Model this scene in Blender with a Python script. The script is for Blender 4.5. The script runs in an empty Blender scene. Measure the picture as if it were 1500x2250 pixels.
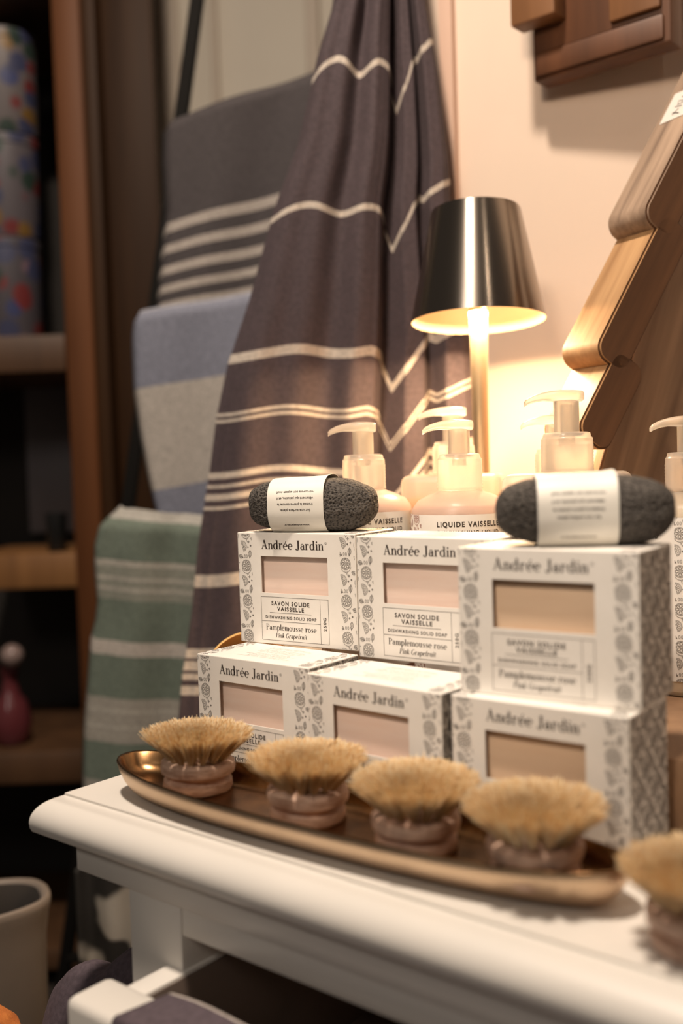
import bpy, bmesh, math, random
from mathutils import Vector, Matrix
import numpy as np
random.seed(7)
rnd = random.Random(11)
SC = bpy.context.scene
COL = SC.collection

# ------------------------------------------------------------------ camera
F_PX, PITCH, ROLL, CAM_H = 2256.3, .0498, -.0316, .2363
cd = bpy.data.cameras.new('camera')
cam = bpy.data.objects.new('camera', cd); COL.objects.link(cam)
cd.sensor_fit = 'VERTICAL'; cd.sensor_height = 36.0; cd.lens = F_PX / 2250 * 36
cd.clip_start = .02
c, s = math.cos(ROLL), math.sin(ROLL); cp, sp = math.cos(PITCH), math.sin(PITCH)
X = Vector((1, 0, 0)); UP = Vector((0, sp, cp)); FW = Vector((0, cp, -sp))
RT = X * c + UP * s; U2 = -X * s + UP * c
M = Matrix((RT, U2, -FW)).transposed().to_4x4(); M.translation = Vector((0, 0, CAM_H))
cam.matrix_world = M
cd.dof.use_dof = True; cd.dof.focus_distance = .812; cd.dof.aperture_fstop = 2.9
SC.camera = cam

# ------------------------------------------------------------------ world, lights, exposure
w = bpy.data.worlds.new('world'); SC.world = w; w.use_nodes = True
w.node_tree.nodes['Background'].inputs[0].default_value = (1.0, .86, .74, 1)
w.node_tree.nodes['Background'].inputs[1].default_value = .06
SC.view_settings.view_transform = 'Standard'; SC.view_settings.look = 'None'
SC.view_settings.gamma = 1; SC.view_settings.exposure = 0.0
SC.view_settings.use_curve_mapping = False

def area(name, loc, target, size, power, color, shape='DISK'):
    l = bpy.data.lights.new(name, 'AREA'); l.shape = shape; l.size = size; l.energy = power; l.color = color
    o = bpy.data.objects.new(name, l); COL.objects.link(o); o.location = loc
    d = Vector(target) - Vector(loc)
    o.rotation_euler = d.to_track_quat('-Z', 'Y').to_euler()
    return o
area('ceiling_light_overhead', (-.22, .40, 1.95), (.05, .72, 0), .16, 41, (1, .84, .69))
def spot(name, loc, target, cone, power, color, size=.04, blend=.35):
    l = bpy.data.lights.new(name, 'SPOT'); l.energy = power; l.color = color; l.spot_size = math.radians(cone); l.spot_blend = blend; l.shadow_soft_size = size
    o = bpy.data.objects.new(name, l); COL.objects.link(o); o.location = loc
    o.rotation_euler = (Vector(target) - Vector(loc)).to_track_quat('-Z', 'Y').to_euler(); return o
spot('track_spot_front', (-.55, -.35, 1.35), (.10, .75, .19), 17.5, 62, (1, .83, .67), .06, .45)
area('ceiling_spot_fill', (.50, -.25, 1.7), (.14, 1.0, .35), .05, 1.3, (1, .80, .62))
area('rear_fill_light', (-1.0, -.9, 1.5), (-.2, 1.4, .25), .5, 6, (1, .90, .80))  # unseen broad light from behind the camera, aimed at towels and shelving
spot('wall_fill_spot', (-.22, .02, .92), (.36, 1.12, .60), 38, 25, (1, .78, .59), .08, .8)  # unseen spot added low down to brighten the wall around the block

# ------------------------------------------------------------------ node helpers
def mat(name, color=(.5, .5, .5), rough=.5, metal=0, **kw):
    m = bpy.data.materials.new(name); m.use_nodes = True
    b = m.node_tree.nodes['Principled BSDF']
    b.inputs['Base Color'].default_value = (*color, 1)
    b.inputs['Roughness'].default_value = rough; b.inputs['Metallic'].default_value = metal
    for k, v in kw.items():
        b.inputs[k.replace('_', ' ')].default_value = v
    return m
def nd(m, t, **kw):
    n = m.node_tree.nodes.new(t)
    for k, v in kw.items():
        if k.startswith('i_'):
            n.inputs[k[2:].replace('_', ' ')].default_value = v
        else: setattr(n, k, v)
    return n
def lk(m, a, b): m.node_tree.links.new(a, b)
def P(m): return m.node_tree.nodes['Principled BSDF']
def ramp(m, stops, interp='LINEAR'):
    r = nd(m, 'ShaderNodeValToRGB'); cr = r.color_ramp; cr.interpolation = interp
    while len(cr.elements) > 1: cr.elements.remove(cr.elements[-1])
    cr.elements[0].position = stops[0][0]; cr.elements[0].color = (*stops[0][1], 1)
    for p, cc in stops[1:]:
        e = cr.elements.new(p); e.color = (*cc, 1)
    return r
def coords(m, scale=(1, 1, 1), kind='Object', rot=(0, 0, 0)):
    t = nd(m, 'ShaderNodeTexCoord'); mp = nd(m, 'ShaderNodeMapping')
    mp.inputs['Scale'].default_value = scale; mp.inputs['Rotation'].default_value = rot
    lk(m, t.outputs[kind], mp.inputs[0]); return mp.outputs[0]
def bump(m, height, strength, dist):
    b = nd(m, 'ShaderNodeBump'); b.inputs['Strength'].default_value = strength; b.inputs['Distance'].default_value = dist
    lk(m, height, b.inputs['Height']); lk(m, b.outputs[0], P(m).inputs['Normal'])
def noise_mat(name, c1, c2, scale, rough=.6, metal=0, stretch=(1, 1, 1), bs=0, bd=.001, detail=5, lo=.3, hi=.7, rot=(0, 0, 0), **kw):
    m = mat(name, c1, rough, metal, **kw)
    co = coords(m, stretch, rot=rot); n = nd(m, 'ShaderNodeTexNoise', i_Scale=scale, i_Detail=detail, i_Roughness=.6)
    lk(m, co, n.inputs['Vector']); r = ramp(m, [(lo, c1), (hi, c2)]); lk(m, n.outputs[0], r.inputs[0])
    lk(m, r.outputs[0], P(m).inputs['Base Color'])
    if bs: bump(m, n.outputs[0], bs, bd)
    return m
def wood(name, c1, c2, rot=(0, 0, 0), scale=20, rough=.55, stretch=(1, 1, .06), bs=.3):
    return noise_mat(name, c1, c2, scale, rough, 0, stretch, bs, .001, 8, .32, .68, rot)

# ------------------------------------------------------------------ mesh helpers
def mesh_obj(name, verts, faces, mats, parent=None, midx=None, smooth=False, uvs=None):
    me = bpy.data.meshes.new(name); me.from_pydata([tuple(v) for v in verts], [], faces)
    for m in (mats if isinstance(mats, (list, tuple)) else [mats]): me.materials.append(m)
    if midx is not None: me.polygons.foreach_set('material_index', midx)
    if smooth: me.polygons.foreach_set('use_smooth', [True] * len(me.polygons))
    if uvs is not None:
        ul = me.uv_layers.new(name='UVMap')
        for l in me.loops: ul.data[l.index].uv = uvs[l.vertex_index]
    me.update()
    o = bpy.data.objects.new(name, me); COL.objects.link(o)
    if parent: o.parent = parent
    return o
def bm_obj(name, bm, mats, parent=None, smooth=False, autosmooth=None):
    me = bpy.data.meshes.new(name); bmesh.ops.recalc_face_normals(bm, faces=bm.faces); bm.to_mesh(me); bm.free()
    for m in (mats if isinstance(mats, (list, tuple)) else [mats]): me.materials.append(m)
    if smooth or autosmooth:
        me.polygons.foreach_set('use_smooth', [True] * len(me.polygons))
        if autosmooth: me.set_sharp_from_angle(angle=autosmooth)
    o = bpy.data.objects.new(name, me); COL.objects.link(o)
    if parent: o.parent = parent
    return o
def box_bm(bm, x0, x1, y0, y1, z0, z1, bev=0, seg=2, mi=0, M=None):
    r = bmesh.ops.create_cube(bm, size=1)
    vs = r['verts']
    for v in vs:
        v.co = Vector((x0 + (v.co.x + .5) * (x1 - x0), y0 + (v.co.y + .5) * (y1 - y0), z0 + (v.co.z + .5) * (z1 - z0)))
    fs = set(f for v in vs for f in v.link_faces)
    if bev:
        es = list(set(e for v in vs for e in v.link_edges))
        rr = bmesh.ops.bevel(bm, geom=es, offset=bev, segments=seg, affect='EDGES', profile=.5)
        fs = set(f for f in fs if f.is_valid) | set(rr['faces'])
    vv = set(v for f in fs for v in f.verts)
    for f in fs: f.material_index = mi
    if M is not None:
        for v in vv: v.co = M @ v.co
def box(name, dims, m, parent=None, bev=.002, seg=2, M=None):
    bm = bmesh.new(); box_bm(bm, *dims, bev=bev, seg=seg, M=M)
    return bm_obj(name, bm, m, parent, autosmooth=.6)
def lathe(name, prof, m, parent=None, seg=48, close=False, sx=1, sy=1, midf=None):
    """prof: list of (r,z). open profile, r==0 closes."""
    V = []; Fc = []; rows = []
    for r, z in prof:
        if r <= 1e-7: rows.append([len(V)]); V.append((0, 0, z))
        else:
            rows.append(list(range(len(V), len(V) + seg)))
            V += [(r * sx * math.cos(2 * math.pi * k / seg), r * sy * math.sin(2 * math.pi * k / seg), z) for k in range(seg)]
    mi = []
    R = rows + ([rows[0]] if close else [])
    for q, (a, b) in enumerate(zip(R[:-1], R[1:])):
        for k in range(seg):
            k2 = (k + 1) % seg
            if len(a) == 1 and len(b) == 1: continue
            if len(a) == 1: f = (a[0], b[k2], b[k])
            elif len(b) == 1: f = (a[k], a[k2], b[0])
            else: f = (a[k], a[k2], b[k2], b[k])
            Fc.append(f); mi.append(midf[q] if midf else 0)
    bm = bmesh.new(); me = bpy.data.meshes.new('t'); me.from_pydata(V, [], Fc); me.polygons.foreach_set('material_index', mi); bm.from_mesh(me); bpy.data.meshes.remove(me)
    return bm_obj(name, bm, m, parent, autosmooth=.7)
def tube_path(name, pts, rads, m, parent=None, seg=16, flat=1.0):
    V = []; Fc = []
    pts = [Vector(p) for p in pts]
    for i, p in enumerate(pts):
        t = (pts[min(i + 1, len(pts) - 1)] - pts[max(i - 1, 0)]).normalized()
        a = t.cross(Vector((0, 0, 1)));
        if a.length < .1: a = Vector((0, 1, 0))
        a.normalize(); b = a.cross(t).normalized()
        for k in range(seg):
            th = 2 * math.pi * k / seg
            V.append(p + a * math.cos(th) * rads[i] + b * math.sin(th) * rads[i] * flat)
    n = len(pts)
    for i in range(n - 1):
        for k in range(seg):
            k2 = (k + 1) % seg; Fc.append((i * seg + k, i * seg + k2, (i + 1) * seg + k2, (i + 1) * seg + k))
    Fc.append(tuple(range(seg))[::-1]); Fc.append(tuple((n - 1) * seg + k for k in range(seg)))
    return mesh_obj(name, V, Fc, m, parent, smooth=True)
def empty(name, loc, rz=0, label=None, cat=None, group=None, parent=None):
    o = bpy.data.objects.new(name, None); COL.objects.link(o); o.location = loc; o.rotation_euler = (0, 0, rz)
    o.empty_display_size = .02
    if label: tag(o, label, cat, group)
    return o
def tag(o, label, cat, group=None, kind=None):
    o['label'] = label; o['category'] = cat
    if group: o['group'] = group
    if kind: o['kind'] = kind
    return o
def struct(o): o['kind'] = 'structure'; return o
def copy_tree(o, parent=None):
    cc = o.copy(); COL.objects.link(cc)
    if parent: cc.parent = parent
    for ch in list(o.children): copy_tree(ch, cc)
    return cc
def interp(pts, t):
    """pts list of (t, value)"""
    if t <= pts[0][0]: return pts[0][1]
    for (a, va), (b, vb) in zip(pts[:-1], pts[1:]):
        if t <= b:
            k = (t - a) / (b - a); return va + (vb - va) * k
    return pts[-1][1]
def sm(k): k = max(0, min(1, k)); return k * k * (3 - 2 * k)

# table frame: a runs along the front edge, b runs towards the wall
TO = Vector((-.209, .741)); TU = Vector((.771, -.636)).normalized(); TW = Vector((-TU.y, TU.x))
TYAW = math.atan2(TU.y, TU.x)
def tw(a, b, z=0): p = TO + TU * a + TW * b; return Vector((p.x, p.y, z))

# ------------------------------------------------------------------ ink drawing in 2D
class Ink:
    def __init__(s): s.v = []; s.f = []
    def add(s, vs, fs):
        b = len(s.v); s.v += vs; s.f += [tuple(i + b for i in f) for f in fs]
    def rib(s, pts, closed=False):
        """pts (x,y,w)"""
        n = len(pts); vs = []
        for i, (x, y, wd) in enumerate(pts):
            if closed: p0, p1 = pts[i - 1], pts[(i + 1) % n]
            else: p0, p1 = pts[max(i - 1, 0)], pts[min(i + 1, n - 1)]
            dx, dy = p1[0] - p0[0], p1[1] - p0[1]; L = math.hypot(dx, dy) or 1
            nx, ny = -dy / L * wd / 2, dx / L * wd / 2
            vs += [(x + nx, y + ny), (x - nx, y - ny)]
        fs = [(2 * i, 2 * i + 1, (2 * i + 3) % (2 * n), (2 * i + 2) % (2 * n)) for i in range(n if closed else n - 1)]
        s.add(vs, fs)
    def line(s, x0, y0, x1, y1, wd): s.rib([(x0, y0, wd), (x1, y1, wd)])
    def rect(s, x0, y0, x1, y1, wd):
        s.line(x0, y0, x1, y0, wd); s.line(x0, y1, x1, y1, wd); s.line(x0, y0, x0, y1, wd); s.line(x1, y0, x1, y1, wd)
    def arc(s, cx, cy, rx, ry, a0, a1, w0, w1=None, n=16, closed=False, rot=0):
        """width w0 where the stroke is horizontal, w1 where it is vertical"""
        w1 = w0 if w1 is None else w1
        pts = []
        for i in range(n if closed else n + 1):
            t = math.radians(a0 + (a1 - a0) * i / n); ct, st = math.cos(t), math.sin(t)
            x, y = rx * ct, ry * st; cr, sr = math.cos(rot), math.sin(rot)
            pts.append((cx + x * cr - y * sr, cy + x * sr + y * cr, w0 + (w1 - w0) * abs(ct) ** 1.6))
        s.rib(pts, closed)
    def disc(s, cx, cy, r, n=8): s.add([(cx + r * math.cos(2 * math.pi * k / n), cy + r * math.sin(2 * math.pi * k / n)) for k in range(n)], [tuple(range(n))])
    def put(s, o, dx=0, dy=0, sx=1, sy=None, shear=0, rot=0):
        sy = sx if sy is None else sy; cr, sr = math.cos(rot), math.sin(rot)
        out = []
        for x, y in o.v:
            x2, y2 = (x + shear * y) * sx, y * sy
            out.append((dx + x2 * cr - y2 * sr, dy + x2 * sr + y2 * cr))
        s.add(out, o.f)
    def clip(s, x0, y0, x1, y1):
        bm = bmesh.new(); vs = [bm.verts.new((x, y, 0)) for x, y in s.v]
        for f in s.f:
            try: bm.faces.new([vs[i] for i in f])
            except Exception: pass
        for co, no in (((x0, 0, 0), (-1, 0, 0)), ((x1, 0, 0), (1, 0, 0)), ((0, y0, 0), (0, -1, 0)), ((0, y1, 0), (0, 1, 0))):
            bmesh.ops.bisect_plane(bm, geom=bm.verts[:] + bm.edges[:] + bm.faces[:], plane_co=co, plane_no=no, clear_outer=True)
        bm.verts.index_update(); bm.verts.ensure_lookup_table()
        r = Ink(); r.v = [(v.co.x, v.co.y) for v in bm.verts]; r.f = [tuple(v.index for v in f.verts) for f in bm.faces]
        bm.free(); return r
    def width(s): xs = [v[0] for v in s.v]; return min(xs), max(xs)

def sans(txt, cap, bold=0, sp=1.0, lines=1):
    cu = bpy.data.curves.new('t', 'FONT'); cu.body = txt; cu.size = 1; cu.offset = bold; cu.space_character = sp
    cu.resolution_u = 3
    o = bpy.data.objects.new('t', cu); COL.objects.link(o)
    dg = bpy.context.evaluated_depsgraph_get(); me = bpy.data.meshes.new_from_object(o.evaluated_get(dg))
    ink = Ink(); k = cap / .72
    ink.v = [(v.co.x * k, v.co.y * k) for v in me.vertices]; ink.f = [tuple(p.vertices) for p in me.polygons]
    bpy.data.objects.remove(o); bpy.data.curves.remove(cu); bpy.data.meshes.remove(me)
    return ink
def place_c(dst, src, cx, y, width=None, height_keep=True, shear=0):
    a, b = src.width(); k = 1 if width is None else width / (b - a)
    dst.put(src, cx - (a + b) / 2 * k, y, k, 1 if height_keep else k, shear)

# modern-serif lettering drawn with strokes (cap height 1, x height .64)
T, t_ = .168, .058
def G(ch):
    g = Ink(); xh = .64
    def stem(x, y0, y1, wd=T): g.line(x, y0, x, y1, wd)
    def serif(x, y, h=.13): g.line(x - h, y, x + h, y, t_)
    adv = .6
    if ch == 'A':
        g.line(.10, 0, .37, 1, t_); g.rib([(.36, 1.0, T), (.66, 0, T)]); g.line(.18, .34, .55, .34, t_); serif(.10, .02, .11); serif(.68, .02, .14); adv = .84
    elif ch == 'n' or ch == 'm' or ch == 'r':
        stem(.16, 0, xh); serif(.16, .02); g.line(.03, xh - .02, .16, xh - .02, t_)
        if ch == 'r':
            g.rib([(.2, .42, t_), (.26, .54, t_), (.34, .62, .06), (.42, .62, .09)]); g.disc(.43, .56, .075, 10); adv = .55
        else:
            for k in range(2 if ch == 'm' else 1):
                x = .16 + .34 * k
                g.rib([(x + .04, .42, t_), (x + .1, .55, t_), (x + .2, .64, .07), (x + .3, .58, .11), (x + .34, .44, T)])
                stem(x + .34, 0, .46); serif(x + .34, .02, .12)
            adv = 1.0 if ch == 'm' else .66
    elif ch in 'de' + 'éoapq':
        if ch in 'déeo' or ch in 'p':
            cx = .3 if ch != 'p' else .34
            if ch in 'eé':
                g.arc(cx, .31, .22, .31, 5, 310, t_, T, 22); g.line(.1, .34, .52, .34, t_); adv = .6
                if ch == 'é': g.rib([(.28, .72, .04), (.42, .92, .12)])
            else:
                g.arc(cx, .31, .22, .31, 0, 360, t_, T, 24, True)
                adv = .62
        if ch == 'd': stem(.5, .0, 1.0); g.line(.36, .98, .5, .98, t_); g.line(.5, .02, .64, .02, t_); adv = .7
        if ch == 'p': stem(.14, -.3, xh); serif(.14, -.3); g.line(.02, xh - .02, .14, xh - .02, t_); adv = .66
        if ch == 'a':
            stem(.42, .08, .46); g.rib([(.42, .44, T), (.38, .58, .09), (.28, .63, t_), (.18, .6, t_), (.13, .52, .07)]); g.disc(.14, .5, .065, 10)
            g.arc(.26, .19, .16, .18, 20, 330, t_, T * .9, 16); g.rib([(.42, .12, T), (.47, .02, .07), (.56, .03, t_)]); adv = .6
    elif ch == 'J':
        stem(.34, .12, 1.0, T * 1.1); serif(.34, .98, .17); g.rib([(.34, .16, T * 1.1), (.31, .0, .11), (.2, -.08, .06), (.08, -.02, t_)]); g.disc(.07, .03, .085, 10); adv = .56
    elif ch == 'i':
        stem(.16, 0, xh); serif(.16, .02, .14); g.line(.03, xh - .02, .16, xh - .02, t_); g.disc(.16, .86, .09, 12); adv = .34
    elif ch == 'P':
        stem(.18, 0, 1); serif(.18, .02, .16); g.line(.03, .98, .3, .98, t_); g.rib([(.22, .98, t_), (.4, .98, t_), (.55, .9, .1), (.6, .74, T), (.55, .58, .1), (.4, .5, t_), (.22, .5, t_)]); adv = .72
    elif ch == 'l': stem(.16, 0, 1); serif(.16, .02, .14); g.line(.03, .98, .16, .98, t_); adv = .33
    elif ch == 'k': stem(.16, 0, 1); serif(.16, .02, .12); g.line(.2, .26, .44, .62, t_); g.rib([(.26, .36, T), (.48, .02, T)]); serif(.5, .02, .1); serif(.44, .62, .1); adv = .64
    elif ch == 'u':
        stem(.16, .16, xh); g.line(.03, .62, .16, .62, t_); g.rib([(.16, .2, T), (.2, .06, .1), (.3, .0, .06), (.42, .06, t_), (.48, .18, t_)])
        stem(.5, 0, xh); g.line(.38, .62, .5, .62, t_); g.line(.5, .02, .62, .02, t_); adv = .68
    elif ch == 's':
        g.rib([(.42, .5, t_), (.36, .61, t_), (.24, .63, t_), (.13, .54, .08), (.16, .42, T), (.28, .33, T), (.41, .22, T), (.42, .1, .08), (.3, .01, t_), (.16, .03, t_), (.1, .16, t_)]); adv = .53
    elif ch == 'G':
        g.arc(.42, .5, .34, .5, 50, 318, t_, T, 24); stem(.68, .08, .42); serif(.68, .42, .13); adv = .86
    elif ch == 'f': stem(.18, 0, .78, T * .9); g.rib([(.18, .75, T), (.22, .93, .08), (.34, .99, t_), (.42, .93, .07)]); g.line(.04, .62, .36, .62, t_); serif(.18, .02, .12); adv = .4
    elif ch == 't': stem(.18, .12, .84, T * .9); g.line(.04, .62, .36, .62, t_); g.rib([(.18, .14, T * .9), (.22, .02, .08), (.32, .02, t_), (.38, .1, t_)]); adv = .42
    elif ch == ' ': adv = .36
    return g, adv
def serif_text(txt, cap, shear=0):
    o = Ink(); x = 0
    for ch in txt:
        g, adv = G(ch); o.put(g, x * cap, 0, cap, cap, shear); x += adv + .01
    return o

# citrus pattern tile
def citrus():
    o = Ink(); lw = .00028; r = .0046
    o.arc(0, 0, r, r, 0, 360, lw, None, 22, True); o.arc(0, 0, r * .86, r * .86, 0, 360, lw * .7, None, 20, True)
    for k in range(8):
        a = k * math.pi / 4
        o.arc(math.cos(a) * r * .55, math.sin(a) * r * .55, r * .27, r * .19, 0, 360, lw, None, 9, True, rot=a)
    o.arc(0, 0, r * .16, r * .16, 0, 360, lw, None, 8, True)
    o.arc(.0002, -.0016, r * 1.02, r * 1.05, 192, 352, lw, None, 14)
    w_ = Ink()                                           # wedge
    w_.arc(0, 0, .0052, .0052, -90, 90, lw, None, 14); w_.arc(0, 0, .0045, .0045, -86, 86, lw * .7, None, 12); w_.line(0, -.0052, 0, .0052, lw)
    for a in (-66, -33, 0, 33, 66):
        q = math.radians(a); w_.arc(math.cos(q) * .0024, math.sin(q) * .0028, .0014, .0008, 0, 360, lw, None, 8, True, rot=q)
    o.put(w_, -.0036, -.0128, .85, .85, 0, math.radians(197) - math.pi)
    o.put(w_, -.0036, -.0128, .0001)                      # keeps vertex layout simple
    for x, y, q in ((.0028, -.0092, .0011), (.0050, -.0122, .0008), (.0022, -.0134, .0008)):
        for k in range(4):
            a = k * math.pi / 2; b2 = a + math.pi / 4; a2 = a + math.pi / 2
            o.rib([(x + q * math.cos(a), y + q * math.sin(a), lw), (x + q * .35 * math.cos(b2), y + q * .35 * math.sin(b2), lw), (x + q * math.cos(a2), y + q * math.sin(a2), lw)])
    def leaf(x, y, L, W_, rot):
        l = Ink(); n = 8
        for sgn in (1, -1): l.rib([(sgn * W_ * math.sin(math.pi * i / n), L * (i / n - .5), lw) for i in range(n + 1)])
        l.line(0, -L * .62, 0, L * .4, lw)
        for k in range(4):
            yy = -L * .3 + k * L * .16
            l.line(0, yy, W_ * .7, yy + L * .12, lw * .7); l.line(0, yy, -W_ * .7, yy + L * .12, lw * .7)
        o.put(l, x, y, 1, 1, 0, rot)
    leaf(.0040, -.0190, .0062, .0015, -.12)
    leaf(-.0052, -.0212, .0044, .0016, 1.2)
    for x in (-.0012, .0008): o.arc(x, -.0210, .0006, .0013, 0, 360, lw, None, 8, True)
    o.rib([(-.0002, -.0062, lw), (.001, -.0074, lw), (.0022, -.0066, lw)]); o.line(.001, -.0074, .0012, -.0088, lw)
    return o
TILE = citrus(); PX_, PY_ = .0126, .0285
def pattern(x0, y0, x1, y1, ox=0, oy=0):
    o = Ink(); i0 = int((x0 - ox) / PX_) - 1; i1 = int((x1 - ox) / PX_) + 2
    for i in range(i0, i1 + 1):
        off = (i % 2) * PY_ / 2
        j0 = int((y0 - oy) / PY_) - 1; j1 = int((y1 - oy) / PY_) + 2
        for j in range(j0, j1 + 1):
            o.put(TILE, ox + i * PX_, oy + j * PY_ + off)
    return o.clip(x0, y0, x1, y1)

# ------------------------------------------------------------------ materials
M_paper = noise_mat('white_card', (.80, .76, .70), (.84, .80, .745), 60, .55, bs=.05)
M_ink = mat('black_brown_ink', (.045, .032, .026), .6)
M_soap_pink = noise_mat('pink_soap', (.90, .68, .57), (.95, .78, .68), 38, .5, stretch=(.25, 1, 2.6), bs=.25, bd=.0006)
M_soap_tan = noise_mat('tan_soap', (.80, .57, .39), (.86, .64, .45), 38, .5, stretch=(.25, 1, 2.6), bs=.25, bd=.0006)
M_white = noise_mat('white_lacquer', (.80, .76, .70), (.83, .79, .735), 8, .38)
M_cream = mat('cream_groove', (.5, .46, .40), .6)

# ------------------------------------------------------------------ structure
struct(box('floor', (-4, 3, -2, 4, -.80, -.74), noise_mat('dark_floor', (.03, .024, .02), (.055, .043, .035), 6, .6), bev=0))
def wall_panel(name, p0, p1, z0, z1, m, th=.05):
    d = Vector((p1[0] - p0[0], p1[1] - p0[1])); L = d.length; yaw = math.atan2(d.y, d.x)
    M_ = Matrix.Translation((p0[0], p0[1], 0)) @ Matrix.Rotation(yaw, 4, 'Z')
    o = box(name, (0, L, 0, th, z0, z1), m, bev=0); o.matrix_world = M_; return o
M_wall = noise_mat('warm_plaster', (.70, .565, .46), (.74, .60, .49), 3, .8)
WC = Vector((.137, 1.23)); WU = Vector((math.cos(-.55), math.sin(-.55))); WN = Vector((-WU.y, WU.x)); WE = WC + WU * 1.5
struct(wall_panel('wall_right', WC, WE, -.74, 2.4, M_wall))
struct(wall_panel('wall_return', (WC.x + .0, WC.y + .0), (WC.x + .35, WC.y + 1.2), -.74, 2.4, M_wall, .04))
struct(wall_panel('trim_1', WC - WN * .012, WC + WU * .016 - WN * .012, -.74, 2.4, noise_mat('warm_trim', (.62, .42, .32), (.66, .46, .36), 4, .6), .012))
# cream panelled wall far behind
bm = bmesh.new()
box_bm(bm, -2.6, .6, 2.3, 2.36, -.74, 2.4)
bm_w = bm_obj('wall_back', bm, noise_mat('cream_wall', (.56, .51, .43), (.60, .55, .465), 3, .75)); struct(bm_w)
for i, (x, wd) in enumerate(((-.405, .012), (-.345, .045), (-.245, .016), (-.03, .03))):
    b_ = box('trim_%d' % (i + 2), (x - wd / 2, x + wd / 2, 2.275, 2.30, -.74, 2.4), noise_mat('cream_batten', (.47, .40, .33), (.52, .45, .37), 4, .7), bev=.004); struct(b_)

# ------------------------------------------------------------------ side table
tb = empty('side_table', tw(.24, .24, -.74), 0, 'white painted table with rounded front moulding carrying the soap and brush display', 'table')
tb_loc = tb.location.copy()
def tbl(o):   # world-built mesh -> child of the table
    o.parent = tb; o.matrix_parent_inverse = Matrix.Translation(-tb_loc); return o
TL, TD = .95, .475
prof = [(.0, 0), (.0, -.0018)] + [(-.0005 - .0228 * math.sin(math.radians(q_)), -.0180 + .0160 * math.cos(math.radians(q_))) for q_ in range(0, 91, 9)] + [(-.0230, -.0215), (-.0215, -.0246), (-.0190, -.0262), (.004, -.0262)]
V = []; Fc = []
def ring(o_, z):
    k = .5
    return [tw(o_ * k, o_, z), tw(TL, o_, z), tw(TL, TD, z), tw(o_ * k, TD, z)]
for o_, z in prof: V += ring(o_, z)
n = len(prof)
for i in range(n - 1):
    for k in range(4):
        k2 = (k + 1) % 4; Fc.append((i * 4 + k, i * 4 + k2, (i + 1) * 4 + k2, (i + 1) * 4 + k))
Fc.append((0, 1, 2, 3)); Fc.append(tuple((n - 1) * 4 + k for k in (3, 2, 1, 0)))
bm = bmesh.new(); me = bpy.data.meshes.new('t'); me.from_pydata([tuple(v) for v in V], [], Fc); bm.from_mesh(me); bpy.data.meshes.remove(me)
bmesh.ops.recalc_face_normals(bm, faces=bm.faces)
tbl(bm_obj('tabletop', bm, M_white, autosmooth=.45))
MT = Matrix.Translation((TO.x, TO.y, 0)) @ Matrix.Rotation(TYAW, 4, 'Z')
tbl(box('apron', (.028, TL - .03, -.0125, TD - .01, -.0468, -.0262), M_white, bev=.0015, M=MT))
tbl(box('front_rail', (.1362, TL - .1, -.0105, .008, -.0655, -.0468), M_white, bev=.001, M=MT))
tbl(box('side_rail', (.09, .108, .03, TD - .03, -.16, -.0468), M_white, bev=.001, M=MT))
for a0, b0 in ((.084, -.0115), (TL - .1, -.0115), (.084, TD - .07), (TL - .1, TD - .07)):
    tbl(box('leg', (a0, a0 + .052, b0, b0 + .055, -.74, -.0468), M_white, bev=.0015, M=MT))
# open drawer of the table
dz = -.0845
dr = box('drawer', (.106, .60, -.081, -.046, -.25, dz), M_white, bev=.006, seg=3, M=MT); tbl(dr)
M_liner = noise_mat('drawer_liner', (.17, .125, .10), (.22, .165, .135), 12, .6)
for nm, d, m in (('drawer_side', (.121, .139, -.047, .40, -.21, dz - .004), M_white), ('drawer_side', (.575, .593, -.047, .40, -.21, dz - .004), M_white), ('drawer_bottom', (.139, .575, -.047, .40, -.21, -.195), M_liner), ('drawer_lining', (.1391, .1405, -.045, .38, -.195, dz - .006), M_liner), ('drawer_back', (.139, .575, .385, .40, -.195, dz - .004), M_white)):
    o = box(nm, d, m, bev=.0012, M=MT); tbl(o); o.parent = dr; o.matrix_parent_inverse = Matrix.Identity(4)
    
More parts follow.
